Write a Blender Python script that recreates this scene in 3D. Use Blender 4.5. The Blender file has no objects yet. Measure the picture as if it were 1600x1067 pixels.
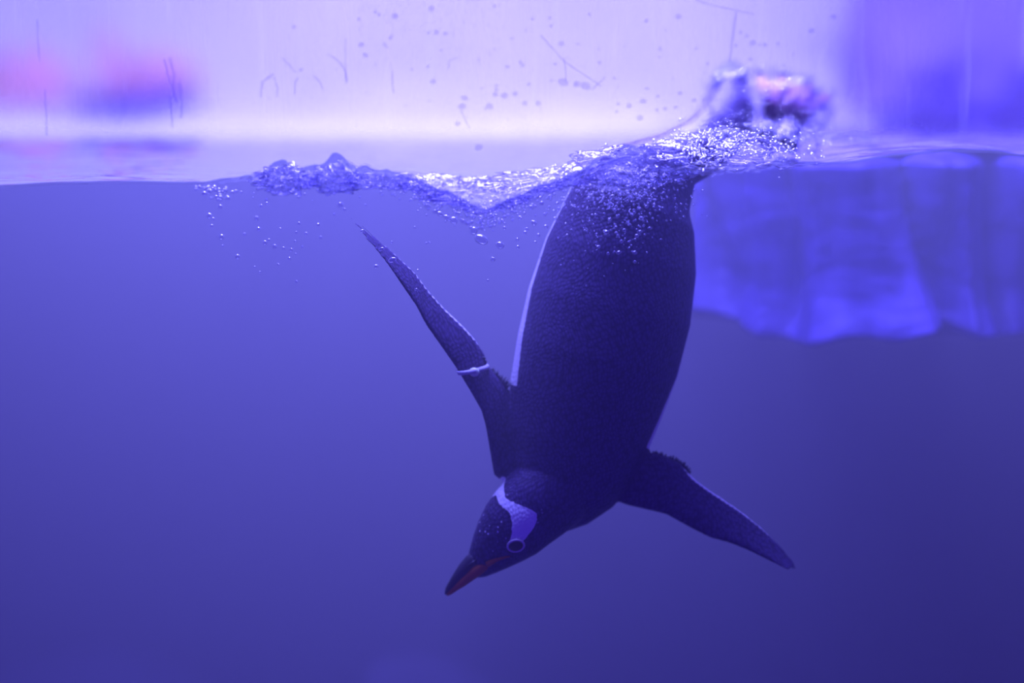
import bpy, bmesh, math, random
from mathutils import Vector, Matrix, noise
from mathutils.bvhtree import BVHTree

random.seed(7)
S = bpy.context.scene
C = S.collection
R = math.radians

# ------------------------------------------------------------------ camera
W, H, LENS = 1600, 1067, 50.0
FPX = LENS / 36.0 * W
CAM = Vector((0.0, -1.70, 0.10))
PITCH = R(9.61)
cam_d = bpy.data.cameras.new('camera')
cam = bpy.data.objects.new('camera', cam_d)
C.objects.link(cam)
cam.location = CAM
cam.rotation_euler = (R(90) - PITCH, 0, 0)
cam_d.sensor_width = 36.0
cam_d.lens = LENS
cam_d.clip_start = 0.05
cam_d.dof.use_dof = True
cam_d.dof.focus_distance = 1.80
cam_d.dof.aperture_fstop = 1.1
S.camera = cam

# ------------------------------------------------------------------ world, lights, exposure
w = bpy.data.worlds.new('dim_hall')
S.world = w
w.use_nodes = True
w.node_tree.nodes['Background'].inputs[0].default_value = (0.08, 0.02, 1.0, 1)
w.node_tree.nodes['Background'].inputs[1].default_value = 0.40


def area(name, loc, target, size, power, col, size_y=None):
    l = bpy.data.lights.new(name, 'AREA')
    l.energy = power
    l.color = col
    l.size = size
    if size_y:
        l.shape = 'RECTANGLE'
        l.size_y = size_y
    o = bpy.data.objects.new(name, l)
    C.objects.link(o)
    o.location = loc
    d = Vector(target) - Vector(loc)
    o.rotation_euler = d.to_track_quat('-Z', 'Y').to_euler()
    return o


# the two rows of ceiling lamps that light such an exhibit from above: one over the pool, one over the snow
area('tank_lamp_offscreen', (-0.05, 0.50, 1.6), (-0.05, 0.52, -0.6), 1.4, 490, (0.24, 0.235, 1.0), 0.8)
area('shore_lamp_offscreen', (0.0, 2.3, 2.3), (0.1, 3.6, 0.3), 1.8, 30, (0.80, 0.74, 1.0), 0.6)

S.view_settings.view_transform = 'Standard'
S.view_settings.look = 'None'
S.view_settings.exposure = 0.14
S.view_settings.gamma = 1.0
S.view_settings.use_curve_mapping = False
S.cycles.transparent_max_bounces = 64
S.cycles.max_bounces = 8
S.cycles.diffuse_bounces = 2
S.cycles.glossy_bounces = 3
S.cycles.transmission_bounces = 6
S.cycles.volume_bounces = 0
S.cycles.sample_clamp_indirect = 4.0
S.cycles.caustics_reflective = False
S.cycles.caustics_refractive = False


# ------------------------------------------------------------------ helpers
CP, SP = math.cos(PITCH), math.sin(PITCH)


def ray(px, py):
    a = (px - W / 2) / FPX
    b = -(py - H / 2) / FPX
    # right = X, up = (0, SP, CP), forward = (0, CP, -SP)
    return Vector((a, CP + b * SP, -SP + b * CP))


def P(px, py, Y):
    """world point at depth Y behind the pane along the sight line of a measured photo point"""
    d = ray(px, py)
    return CAM + d * ((Y - CAM.y) / d.y)


def pxm(Y):
    return (Y - CAM.y) / FPX


def lerp(a, b, t):
    return a + (b - a) * t


def sstep(a, b, x):
    t = max(0.0, min(1.0, (x - a) / (b - a)))
    return t * t * (3 - 2 * t)


def interp(xs, ys, x):
    if x <= xs[0]:
        return ys[0]
    for i in range(1, len(xs)):
        if x <= xs[i]:
            t = (x - xs[i - 1]) / (xs[i] - xs[i - 1])
            t = t * t * (3 - 2 * t) * 0.5 + t * 0.5
            return ys[i - 1] + (ys[i] - ys[i - 1]) * t
    return ys[-1]


def nz(x, y, z, o=4):
    return noise.fractal(Vector((x, y, z)), 1.0, 2.0, o)


def mesh_obj(name, verts, faces, mat, parent=None, smooth=True):
    me = bpy.data.meshes.new(name)
    me.from_pydata([tuple(v) for v in verts], [], faces)
    me.update()
    return wrap(name, me, mat, parent, smooth)


def wrap(name, me, mat, parent=None, smooth=True):
    if mat:
        me.materials.clear()
        me.materials.append(mat)
    if smooth:
        for p in me.polygons:
            p.use_smooth = True
    o = bpy.data.objects.new(name, me)
    C.objects.link(o)
    if parent:
        o.parent = parent
    return o


def bm_obj(name, bm, mat, parent=None, smooth=True):
    bmesh.ops.recalc_face_normals(bm, faces=bm.faces)
    me = bpy.data.meshes.new(name)
    bm.to_mesh(me)
    bm.free()
    return wrap(name, me, mat, parent, smooth)


def tag(o, label=None, cat=None, group=None, kind=None):
    if label:
        o['label'] = label
    if cat:
        o['category'] = cat
    if group:
        o['group'] = group
    if kind:
        o['kind'] = kind
    return o


def loft(bm, rings, cap=True):
    """rings: lists of equally many points, closed loops"""
    vr = [[bm.verts.new(p) for p in r] for r in rings]
    n = len(vr[0])
    for a, b in zip(vr[:-1], vr[1:]):
        for i in range(n):
            bm.faces.new((a[i], a[(i + 1) % n], b[(i + 1) % n], b[i]))
    if cap:
        bm.faces.new(list(reversed(vr[0])))
        bm.faces.new(vr[-1])


def tube(bm, pts, rad, n=8):
    rings = []
    for i, p in enumerate(pts):
        p = Vector(p)
        t = (Vector(pts[min(i + 1, len(pts) - 1)]) - Vector(pts[max(i - 1, 0)])).normalized()
        a = t.orthogonal().normalized() if i == 0 else (rings_a - t * rings_a.dot(t)).normalized()
        rings_a = a
        b = t.cross(a)
        r = rad[i] if isinstance(rad, (list, tuple)) else rad
        rings.append([p + a * r * math.cos(k / n * math.tau) + b * r * math.sin(k / n * math.tau) for k in range(n)])
    loft(bm, rings)


# ------------------------------------------------------------------ materials
def new_mat(name):
    m = bpy.data.materials.new(name)
    m.use_nodes = True
    m.node_tree.nodes.clear()
    out = m.node_tree.nodes.new('ShaderNodeOutputMaterial')
    return m, m.node_tree, out


def N(nt, typ, **kw):
    n = nt.nodes.new('ShaderNode' + typ)
    for k, v in kw.items():
        if k.startswith('i_'):
            key = k[2:]
            key = int(key) if key.isdigit() else key.replace('_', ' ')
            n.inputs[key].default_value = v
        else:
            setattr(n, k, v)
    return n


def plain(name, col, rough=0.6, spec=0.5, noise_amt=0.25, nscale=12.0, bump=0.0, bscale=30.0):
    m, nt, out = new_mat(name)
    b = N(nt, 'BsdfPrincipled')
    b.inputs['Roughness'].default_value = rough
    b.inputs['Specular IOR Level'].default_value = spec
    tc = N(nt, 'TexCoord')
    no = N(nt, 'TexNoise')
    no.inputs['Scale'].default_value = nscale
    no.inputs['Detail'].default_value = 5
    nt.links.new(tc.outputs['Object'], no.inputs['Vector'])
    cr = N(nt, 'ValToRGB')
    lo = tuple(c * (1 - noise_amt) for c in col) + (1,)
    hi = tuple(min(1, c * (1 + noise_amt)) for c in col) + (1,)
    cr.color_ramp.elements[0].position = 0.3
    cr.color_ramp.elements[1].position = 0.7
    cr.color_ramp.elements[0].color = lo
    cr.color_ramp.elements[1].color = hi
    nt.links.new(no.outputs['Fac'], cr.inputs['Fac'])
    nt.links.new(cr.outputs['Color'], b.inputs['Base Color'])
    if bump:
        n2 = N(nt, 'TexNoise')
        n2.inputs['Scale'].default_value = bscale
        n2.inputs['Detail'].default_value = 6
        nt.links.new(tc.outputs['Object'], n2.inputs['Vector'])
        bp = N(nt, 'Bump')
        bp.inputs['Strength'].default_value = bump
        bp.inputs['Distance'].default_value = 0.01
        nt.links.new(n2.outputs['Fac'], bp.inputs['Height'])
        nt.links.new(bp.outputs['Normal'], b.inputs['Normal'])
    nt.links.new(b.outputs[0], out.inputs['Surface'])
    return m


def clear_mat(name, ior, rough, tint=(1, 1, 1), back=0.1, bump=0.0, bscale=60.0, boost=1.0, gloss=(1, 1, 1)):
    """see-through dielectric: fresnel mirror over an unbent view"""
    m, nt, out = new_mat(name)
    fr = N(nt, 'Fresnel')
    fr.inputs['IOR'].default_value = ior
    gl = N(nt, 'BsdfGlossy')
    gl.inputs['Roughness'].default_value = rough
    gl.inputs['Color'].default_value = gloss + (1,)
    tr = N(nt, 'BsdfTransparent')
    tr.inputs['Color'].default_value = tint + (1,)
    geo = N(nt, 'NewGeometry')
    mx = N(nt, 'Mix')
    mx.data_type = 'FLOAT'
    mul = N(nt, 'Math', operation='MULTIPLY', use_clamp=True)
    mul.inputs[1].default_value = boost
    nt.links.new(fr.outputs[0], mul.inputs[0])
    nt.links.new(geo.outputs['Backfacing'], mx.inputs[0])
    nt.links.new(mul.outputs[0], mx.inputs[2])
    mx.inputs[3].default_value = back
    ms = N(nt, 'MixShader')
    nt.links.new(mx.outputs[0], ms.inputs[0])
    nt.links.new(tr.outputs[0], ms.inputs[1])
    nt.links.new(gl.outputs[0], ms.inputs[2])
    if bump:
        tc = N(nt, 'TexCoord')
        no = N(nt, 'TexNoise')
        no.inputs['Scale'].default_value = bscale
        no.inputs['Detail'].default_value = 3
        nt.links.new(tc.outputs['Object'], no.inputs['Vector'])
        bp = N(nt, 'Bump')
        bp.inputs['Strength'].default_value = bump
        bp.inputs['Distance'].default_value = 0.01
        nt.links.new(no.outputs['Fac'], bp.inputs['Height'])
        nt.links.new(bp.outputs['Normal'], gl.inputs['Normal'])
        nt.links.new(bp.outputs['Normal'], fr.inputs['Normal'])
    nt.links.new(ms.outputs[0], out.inputs['Surface'])
    return m


def water_mat():
    m, nt, out = new_mat('tank_water')
    at = N(nt, 'Attribute', attribute_name='top')
    fr = N(nt, 'Fresnel')
    fr.inputs['IOR'].default_value = 1.33
    geo = N(nt, 'NewGeometry')
    mx = N(nt, 'Mix')
    mx.data_type = 'FLOAT'
    nt.links.new(geo.outputs['Backfacing'], mx.inputs[0])
    nt.links.new(fr.outputs[0], mx.inputs[2])
    mx.inputs[3].default_value = 0.06
    mul = N(nt, 'Math', operation='MULTIPLY')
    nt.links.new(mx.outputs[0], mul.inputs[0])
    nt.links.new(at.outputs['Fac'], mul.inputs[1])
    gl = N(nt, 'BsdfGlossy')
    gl.inputs['Roughness'].default_value = 0.04
    tc = N(nt, 'TexCoord')
    mp = N(nt, 'Mapping')
    mp.inputs['Scale'].default_value = (1.0, 0.55, 1.0)
    no = N(nt, 'TexNoise')
    no.inputs['Scale'].default_value = 26
    no.inputs['Detail'].default_value = 3
    nt.links.new(tc.outputs['Object'], mp.inputs['Vector'])
    nt.links.new(mp.outputs[0], no.inputs['Vector'])
    bp = N(nt, 'Bump')
    bp.inputs['Strength'].default_value = 0.25
    bp.inputs['Distance'].default_value = 0.008
    nt.links.new(no.outputs['Fac'], bp.inputs['Height'])
    nt.links.new(bp.outputs['Normal'], gl.inputs['Normal'])
    tr = N(nt, 'BsdfTransparent')
    ms = N(nt, 'MixShader')
    nt.links.new(mul.outputs[0], ms.inputs[0])
    nt.links.new(tr.outputs[0], ms.inputs[1])
    nt.links.new(gl.outputs[0], ms.inputs[2])
    nt.links.new(ms.outputs[0], out.inputs['Surface'])
    vs = N(nt, 'VolumeScatter')
    vs.inputs['Color'].default_value = (1.0, 1.0, 1.0, 1)
    vs.inputs['Density'].default_value = 0.62
    vs.inputs['Anisotropy'].default_value = 0.1
    va = N(nt, 'VolumeAbsorption')
    va.inputs['Color'].default_value = (0.35, 0.30, 0.95, 1)
    va.inputs['Density'].default_value = 0.16
    ad = N(nt, 'AddShader')
    nt.links.new(vs.outputs[0], ad.inputs[0])
    nt.links.new(va.outputs[0], ad.inputs[1])
    nt.links.new(ad.outputs[0], out.inputs['Volume'])
    return m


M_water = water_mat()
M_glass = clear_mat('pane_glass', 1.30, 0.02, back=0.02)
M_bubble = clear_mat('air_bubble', 1.55, 0.22, tint=(0.95, 0.95, 0.99), back=0.05, boost=5.0)
M_splash = clear_mat('splash_water', 1.38, 0.13, tint=(0.88, 0.87, 0.985), back=0.10, bump=0.9, bscale=80, boost=1.6)
M_veil = clear_mat('spray_veil', 1.33, 0.2, tint=(0.90, 0.89, 0.985), back=0.03, bump=0.9, bscale=60, boost=0.7)
M_swell = clear_mat('swell_water', 1.36, 0.12, tint=(0.90, 0.89, 0.985), back=0.06, bump=0.9, bscale=50, boost=0.9)
M_drop = clear_mat('pane_droplet', 1.45, 0.05, tint=(0.90, 0.89, 0.98), back=0.04)
M_wall = plain('pale_ice_wall', (0.80, 0.76, 0.82), 0.8, 0.2, 0.07, 2.0)
M_tankwall = plain('tank_liner', (0.45, 0.42, 0.55), 0.8, 0.2, 0.08, 1.5)
M_snow = plain('snow', (0.86, 0.83, 0.86), 0.8, 0.2, 0.06, 5, 0.4, 18)


def ice_mat():
    m, nt, out = new_mat('ledge_ice')
    b = N(nt, 'BsdfPrincipled')
    b.inputs['Roughness'].default_value = 0.55
    tc = N(nt, 'TexCoord')
    mp = N(nt, 'Mapping')
    mp.inputs['Scale'].default_value = (7.0, 7.0, 1.3)
    no = N(nt, 'TexNoise')
    no.inputs['Scale'].default_value = 1.6
    no.inputs['Detail'].default_value = 6
    no.inputs['Distortion'].default_value = 0.5
    cr = N(nt, 'ValToRGB')
    e = cr.color_ramp.elements
    e[0].position, e[0].color = 0.36, (0.07, 0.04, 0.29, 1)
    e[1].position, e[1].color = 0.70, (0.18, 0.12, 0.52, 1)
    k = cr.color_ramp.elements.new(0.52)
    k.color = (0.11, 0.07, 0.38, 1)
    nt.links.new(tc.outputs['Object'], mp.inputs['Vector'])
    nt.links.new(mp.outputs[0], no.inputs['Vector'])
    nt.links.new(no.outputs['Fac'], cr.inputs['Fac'])
    nt.links.new(cr.outputs[0], b.inputs['Base Color'])
    nt.links.new(b.outputs[0], out.inputs['Surface'])
    return m


M_ice = ice_mat()


def feather_mat():
    m, nt, out = new_mat('penguin_plumage')
    b = N(nt, 'BsdfPrincipled')
    b.inputs['Roughness'].default_value = 0.42
    b.inputs['Specular IOR Level'].default_value = 0.38
    tc = N(nt, 'TexCoord')
    # white / dark border made ragged by fine noise
    at = N(nt, 'Attribute', attribute_name='white')
    no = N(nt, 'TexNoise')
    no.inputs['Scale'].default_value = 260
    no.inputs['Detail'].default_value = 2
    nt.links.new(tc.outputs['Object'], no.inputs['Vector'])
    ma = N(nt, 'Math', operation='MULTIPLY_ADD')
    nt.links.new(no.outputs['Fac'], ma.inputs[0])
    ma.inputs[1].default_value = 0.9
    nt.links.new(at.outputs['Fac'], ma.inputs[2])
    rng = N(nt, 'MapRange')
    rng.inputs['From Min'].default_value = 0.40
    rng.inputs['From Max'].default_value = 0.60
    nt.links.new(ma.outputs[0], rng.inputs['Value'])
    # scale-like feather cells
    mp = N(nt, 'Mapping')
    mp.inputs['Scale'].default_value = (1.0, 1.0, 0.72)
    mp.inputs['Rotation'].default_value = (0, R(16), 0)
    wob = N(nt, 'TexNoise')
    wob.inputs['Scale'].default_value = 14
    wob.inputs['Detail'].default_value = 1
    vadd = N(nt, 'VectorMath', operation='MULTIPLY_ADD')
    vadd.inputs[1].default_value = (0.03, 0.03, 0.03)
    nt.links.new(tc.outputs['Object'], wob.inputs['Vector'])
    nt.links.new(wob.outputs['Color'], vadd.inputs[0])
    nt.links.new(tc.outputs['Object'], vadd.inputs[2])
    nt.links.new(vadd.outputs[0], mp.inputs['Vector'])
    vo = N(nt, 'TexVoronoi')
    vo.feature = 'F1'
    vo.inputs['Scale'].default_value = 235
    vo.inputs['Randomness'].default_value = 0.65
    nt.links.new(mp.outputs[0], vo.inputs['Vector'])
    dk = N(nt, 'ValToRGB')
    dk.color_ramp.elements[0].position = 0.15
    dk.color_ramp.elements[1].position = 0.75
    dk.color_ramp.elements[0].color = (0.085, 0.055, 0.16, 1)
    dk.color_ramp.elements[1].color = (0.030, 0.018, 0.060, 1)
    nt.links.new(vo.outputs['Distance'], dk.inputs['Fac'])
    # tiny pale flecks on the head
    fl = N(nt, 'Attribute', attribute_name='fleck')
    vf = N(nt, 'TexVoronoi')
    vf.inputs['Scale'].default_value = 170
    nt.links.new(tc.outputs['Object'], vf.inputs['Vector'])
    lt = N(nt, 'Math', operation='LESS_THAN')
    lt.inputs[1].default_value = 0.22
    nt.links.new(vf.outputs['Distance'], lt.inputs[0])
    sepc = N(nt, 'SeparateColor')
    nt.links.new(vf.outputs['Color'], sepc.inputs[0])
    gt = N(nt, 'Math', operation='GREATER_THAN')
    gt.inputs[1].default_value = 0.55
    nt.links.new(sepc.outputs[0], gt.inputs[0])
    m1 = N(nt, 'Math', operation='MULTIPLY')
    m2 = N(nt, 'Math', operation='MULTIPLY')
    nt.links.new(lt.outputs[0], m1.inputs[0])
    nt.links.new(gt.outputs[0], m1.inputs[1])
    nt.links.new(m1.outputs[0], m2.inputs[0])
    nt.links.new(fl.outputs['Fac'], m2.inputs[1])
    mxw = N(nt, 'Math', operation='MAXIMUM')
    nt.links.new(rng.outputs[0], mxw.inputs[0])
    nt.links.new(m2.outputs[0], mxw.inputs[1])
    mc = N(nt, 'Mix')
    mc.data_type = 'RGBA'
    nt.links.new(mxw.outputs[0], mc.inputs[0])
    nt.links.new(dk.outputs[0], mc.inputs[6])
    mc.inputs[7].default_value = (0.86, 0.85, 0.86, 1)
    nt.links.new(mc.outputs[2], b.inputs['Base Color'])
    bp = N(nt, 'Bump')
    bp.invert = True
    bp.inputs['Strength'].default_value = 0.45
    bp.inputs['Distance'].default_value = 0.002
    nt.links.new(vo.outputs['Distance'], bp.inputs['Height'])
    nt.links.new(bp.outputs['Normal'], b.inputs['Normal'])
    nt.links.new(b.outputs[0], out.inputs['Surface'])
    return m


M_feather = feather_mat()
M_dark = plain('dark_quill', (0.025, 0.022, 0.035), 0.5, 0.5, 0.3, 60)
M_bill = plain('bill_horn', (0.03, 0.025, 0.04), 0.28, 0.6, 0.3, 40)
M_orange = plain('bill_orange', (0.42, 0.11, 0.02), 0.4, 0.5, 0.15, 60)
M_foot = plain('foot_orange', (0.24, 0.09, 0.20), 0.45, 0.5, 0.2, 50)
M_eye = plain('eye_brown', (0.012, 0.008, 0.010), 0.08, 0.7, 0.1, 20)
M_ring = plain('eye_ring_pale', (0.62, 0.58, 0.60), 0.5, 0.4, 0.1, 40)
M_band = plain('band_plastic', (0.55, 0.55, 0.62), 0.35, 0.5, 0.1, 60)
M_bead = plain('band_bead_green', (0.75, 0.90, 0.62), 0.3, 0.5, 0.1, 60)
M_pink = plain('pink_granite', (0.78, 0.36, 0.38), 0.8, 0.3, 0.35, 6, 0.5, 14)
M_slate_recess = plain('dark_slate_and_recess', (0.12, 0.08, 0.28), 0.7, 0.4, 0.5, 14, 0.6, 20)
M_twig = plain('twig_bark', (0.10, 0.035, 0.03), 0.8, 0.3, 0.3, 40)
M_boulder = plain('pale_boulder', (0.42, 0.40, 0.48), 0.8, 0.2, 0.15, 5, 0.5, 12)

# ------------------------------------------------------------------ the setting
XW, YB, ZF = 2.4, 3.0, -2.0          # tank half width, depth, floor level
SHORE_Y = 4.1


def box(name, lo, hi, mat, parent=None):
    bm = bmesh.new()
    bmesh.ops.create_cube(bm, size=1.0)
    for v in bm.verts:
        v.co = Vector([lerp(lo[i], hi[i], v.co[i] + 0.5) for i in range(3)])
    return bm_obj(name, bm, mat, parent, smooth=False)


tag(box('floor', (-XW - 0.1, -0.04, ZF - 0.1), (XW + 0.1, YB + 0.1, ZF), M_tankwall), kind='structure')
tag(box('wall_tank_back', (-XW, YB, ZF), (XW, YB + 0.12, -0.06), M_tankwall), kind='structure')
tag(box('wall_left', (-XW - 0.1, -0.04, ZF), (-XW, SHORE_Y, 2.6), M_wall), kind='structure')
tag(box('wall_right', (XW, -0.04, ZF), (XW + 0.1, SHORE_Y, 2.6), M_wall), kind='structure')
tag(box('wall_back', (-XW - 0.1, SHORE_Y, -0.2), (XW + 0.1, SHORE_Y + 0.1, 2.6), M_wall), kind='structure')
tag(box('window_1', (-XW, -0.032, ZF), (XW, -0.002, 1.2), M_glass), kind='structure')


def bank_z(x, y):
    t = (y - YB + 0.03) / (SHORE_Y - YB + 0.03)
    return -0.04 + 0.07 * sstep(0, 0.05, t) + 0.20 * t * t + 0.05 * nz(x * 1.6, y * 2.2, 3.1) * sstep(0, 0.2, t) + 0.012 * nz(x * 9, y * 9, 8)


def snow_shore():
    nx, ny = 90, 26
    v, f = [], []
    for j in range(ny + 1):
        t = j / ny
        y = YB - 0.03 + (SHORE_Y - YB + 0.03) * t
        for i in range(nx + 1):
            x = -XW + 2 * XW * i / nx
            z = bank_z(x, y)
            v.append((x, y, z))
    for j in range(ny):
        for i in range(nx):
            a = j * (nx + 1) + i
            f.append((a, a + 1, a + nx + 2, a + nx + 1))
    n0 = len(v)
    # skirt so that the bank has a body
    for i in range(nx + 1):
        x = -XW + 2 * XW * i / nx
        v.append((x, YB - 0.03, -0.12))
    for i in range(nx):
        f.append((i + 1, i, n0 + i, n0 + i + 1))
    o = mesh_obj('snow_bank', v, f, M_snow)
    tag(o, 'pale snowy bank along the far edge of the water', 'snow', kind='structure')


snow_shore()

# ------------------------------------------------------------------ the water
PROF = [(-300, 296), (0, 295), (90, 290), (200, 288), (300, 290), (350, 288), (395, 284), (432, 262), (470, 272), (500, 268), (528, 252),
        (552, 272), (600, 274), (640, 286), (700, 309), (760, 334), (800, 316), (850, 292), (900, 268), (950, 250), (1000, 238),
        (1040, 262), (1090, 271), (1150, 270), (1240, 262), (1320, 258), (1400, 246), (1480, 238), (1550, 240), (1600, 247),
        (1700, 262), (1900, 270)]
PXS, PZS = [], []
for a, b in PROF:
    p = P(a, b, 0.0)
    PXS.append(p.x)
    PZS.append(p.z)


def splash_mask(x, y):
    a = sstep(-0.40, -0.31, x) * (1 - sstep(0.30, 0.42, x)) * math.exp(-(y / 0.30) ** 2)
    return a


def water_z(x, y):
    pz = interp(PXS, PZS, x)
    near = math.exp(-(y / 0.24))
    swell = 0.030 * sstep(0.30, 0.62, x) * (1 - 0.5 * sstep(0.3, 2.8, y)) + 0.012 * sstep(0.0, 0.4, x)
    z = pz * near + swell * (1 - near)
    m = splash_mask(x, y)
    z += m * (1 - 0.55 * sstep(-0.14, -0.09, x) * (1 - sstep(0.02, 0.08, x))) * (0.009 * nz(x * 16, y * 20, 0.5) + 0.009 * abs(nz(x * 34, y * 40, 5.5, 3)))
    z += (1 - near) * (0.006 * nz(x * 5, y * 9, 2.2, 3) + 0.0025 * nz(x * 17, y * 26, 7.7, 3))
    z += 0.0045 * math.exp(-y / 0.004)       # meniscus against the pane
    return z


def make_water():
    xs = []
    x = -XW + 0.002
    while x < XW - 0.002:
        xs.append(x)
        x += 0.005 if -0.66 < x < 0.66 else 0.02
    xs.append(XW - 0.002)
    ys = [0.0, 0.002, 0.004, 0.007]
    y, d = 0.011, 0.005
    while y < YB - 0.03:
        ys.append(y)
        if y > 0.45:
            d *= 1.06
        y += d
    ys.append(YB - 0.002)
    nx, ny = len(xs), len(ys)
    v = [(x, y, water_z(x, y)) for y in ys for x in xs]
    f = []
    for j in range(ny - 1):
        for i in range(nx - 1):
            a = j * nx + i
            f.append((a, a + 1, a + nx + 1, a + nx))
    ntop = len(f)
    loop = [i for i in range(nx)] + [j * nx + nx - 1 for j in range(1, ny)] + \
           [(ny - 1) * nx + i for i in range(nx - 2, -1, -1)] + [j * nx for j in range(ny - 2, 0, -1)]
    base = len(v)
    for k in loop:
        v.append((v[k][0], v[k][1], ZF + 0.002))
    L = len(loop)
    for i in range(L):
        j = (i + 1) % L
        f.append((loop[j], loop[i], base + i, base + j))
    f.append(tuple(base + i for i in reversed(range(L))))
    o = mesh_obj('tank_water', v, f, M_water)
    at = o.data.attributes.new('top', 'FLOAT', 'FACE')
    at.data.foreach_set('value', [1.0] * ntop + [0.0] * (len(f) - ntop))
    for p in o.data.polygons[ntop:]:
        p.use_smooth = False
    tag(o, 'hazy violet-blue water filling the tank behind the pane', 'water', kind='stuff')
    return o


make_water()


# ------------------------------------------------------------------ submerged ledge, cliff, boulders
def ice_ledge():
    """fluted ledge under the surface, running to the side wall"""
    # plan outline: u runs from the back-left corner round the near face to the side wall
    YL = 0.66
    x0 = P(1092, 400, YL + 0.1).x
    plan = []
    def seg(a, b, n):
        for k in range(n):
            t = k / n
            plan.append((lerp(a[0], b[0], t), lerp(a[1], b[1], t)))
    seg((XW - 0.01, YL + 0.80), (x0 + 0.36, YL + 0.66), 40)
    for k in range(16):
        a = k / 16 * math.pi / 2
        plan.append((x0 + 0.36 - 0.36 * math.sin(a), YL + 0.36 + 0.30 * math.cos(a)))
    # rounded corner
    for k in range(40):
        a = k / 40 * math.pi / 2
        plan.append((x0 + 0.34 - 0.34 * math.cos(a), YL + 0.36 - 0.36 * math.sin(a)))
    seg((x0 + 0.34, YL), (XW - 0.01, YL + 0.15), 190)
    plan.append((XW - 0.01, YL + 0.15))
    nz_ = 70
    z0, z1 = P(1200, 553, YL).z + 0.03, 0.05
    v, f = [], []
    n = len(plan)
    for j in range(nz_ + 1):
        t = j / nz_
        z = lerp(z0, z1, t)
        for i, (x, y) in enumerate(plan):
            a = plan[max(i - 1, 0)]
            b = plan[min(i + 1, n - 1)]
            tx, ty = b[0] - a[0], b[1] - a[1]
            l = math.hypot(tx, ty)
            nx_, ny_ = ty / l, -tx / l        # outward
            s = i * 0.011
            lean = 0.16 * (z - z0)
            fl = 0.18 * (abs(nz(s * 5.5 + lean * 5, z * 0.8, 1.0, 2)) - 0.25) + 0.035 * nz(s * 13 + lean * 9, z * 2.0, 4.0, 3) + 0.006 * nz(s * 40, z * 22, 6.0, 3)
            flare = 0.03 * (1 - sstep(0, 0.3, t)) - 0.02 * math.sin(t * 3.1)
            under = -0.22 * (1 - sstep(0.0, 0.07, t)) ** 2
            top = -0.10 * sstep(0.90, 1.0, t) ** 2
            e = (fl + flare + under + top) * (1 - sstep(n - 12, n - 1, i)) * sstep(0, 8, i)
            zz = z + 0.05 * nz(s * 5, 3.3, 1.0, 3) * (1 - t) - 0.03
            v.append((x + nx_ * e, y + ny_ * e, zz))
    for j in range(nz_):
        for i in range(n - 1):
            a = j * n + i
            f.append((a, a + 1, a + n + 1, a + n))
    # close with back edge verts (bottom and top fan)
    cb = len(v)
    v.append((XW - 0.01, YL + 0.5, z0 - 0.02))
    v.append((XW - 0.01, YL + 0.5, z1 - 0.03))
    for i in range(n - 1):
        f.append((i + 1, i, cb))
        a = nz_ * n + i
        f.append((a, a + 1, cb + 1))
    o = mesh_obj('ice_ledge', v, f, M_ice)
    tag(o, 'fluted blue ice ledge hanging under the surface behind the penguin', 'ice')


ice_ledge()


def cliff():
    """ice outcrop above the water standing on the ledge, hollowed at its foot"""
    nu, nv = 150, 70
    cx = 1.98
    v, f = [], []
    for j in range(nv + 1):
        t = j / nv
        z = lerp(-0.06, 0.75, t)
        for i in range(nu):
            a = i / nu * math.tau
            dx, dy = math.cos(a), math.sin(a)
            s = math.atan2(dx, -dy)
            r = 0.85 + 0.10 * nz(dx * 2.4, dy * 2.4, z * 1.2, 3) + 0.035 * nz(dx * 9, dy * 9, z * 4, 3)
            hol = sstep(0.02, 0.06, z) * (1 - sstep(0.12, 0.21, z))
            pock = max(0.0, 0.35 + 1.5 * nz(s * 3.4, 2.0, z * 5, 3))
            r -= 0.26 * hol * min(1.0, pock)
            r *= 1 - 0.10 * t + 0.1 * max(0, 0.05 - z)
            v.append((cx + r * dx, 3.28 + 0.62 * r * dy, z))
    for j in range(nv):
        for i in range(nu):
            k = (i + 1) % nu
            f.append((j * nu + i, j * nu + k, (j + 1) * nu + k, (j + 1) * nu + i))
    f.append(tuple(reversed(range(nu))))
    f.append(tuple(nv * nu + i for i in range(nu)))
    # keep inside the side wall and off the back wall
    v = [(min(x, XW - 0.01), min(y, SHORE_Y - 0.02), z) for x, y, z in v]
    o = mesh_obj('ice_outcrop', v, f, M_cliff)
    tag(o, 'blue ice outcrop above the water with a dark hollowed foot', 'ice')


M_cliff = plain('outcrop_ice', (0.26, 0.18, 0.66), 0.6, 0.4, 0.35, 5, 0.6, 12)
cliff()


def rock(name, c, r, mat, seed, label, cat='rock', group=None, sub=4, squash=(1, 1, 1), rough=0.28):
    bm = bmesh.new()
    bmesh.ops.create_icosphere(bm, subdivisions=sub, radius=1.0)
    for v in bm.verts:
        d = v.co.normalized()
        k = 1 + rough * nz(d.x * 1.3 + seed, d.y * 1.3, d.z * 1.3 - seed, 4) + 0.06 * nz(d.x * 6 + seed, d.y * 6, d.z * 6, 3)
        v.co = Vector((d.x * squash[0], d.y * squash[1], d.z * squash[2])) * r * k
    o = bm_obj(name, bm, mat)
    o.location = c
    tag(o, label, cat, group)
    return o


def on_floor(px, py, Y, r, sq, seed, label):
    p = P(px, py, Y)
    hgt = (p.z - ZF)
    rock('boulder', (p.x, Y, ZF + hgt * 0.5 - 0.02), 1.0, M_boulder, seed, label, squash=(r, r * 0.8, hgt * 0.52), rough=0.2)


on_floor(672, 1032, 2.3, 0.30, 1, 3.0, 'pale rounded boulder on the tank floor below the penguin')
on_floor(110, 1030, 2.5, 0.40, 1, 9.0, 'broad pale boulder on the tank floor under the quiet water')

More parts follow.
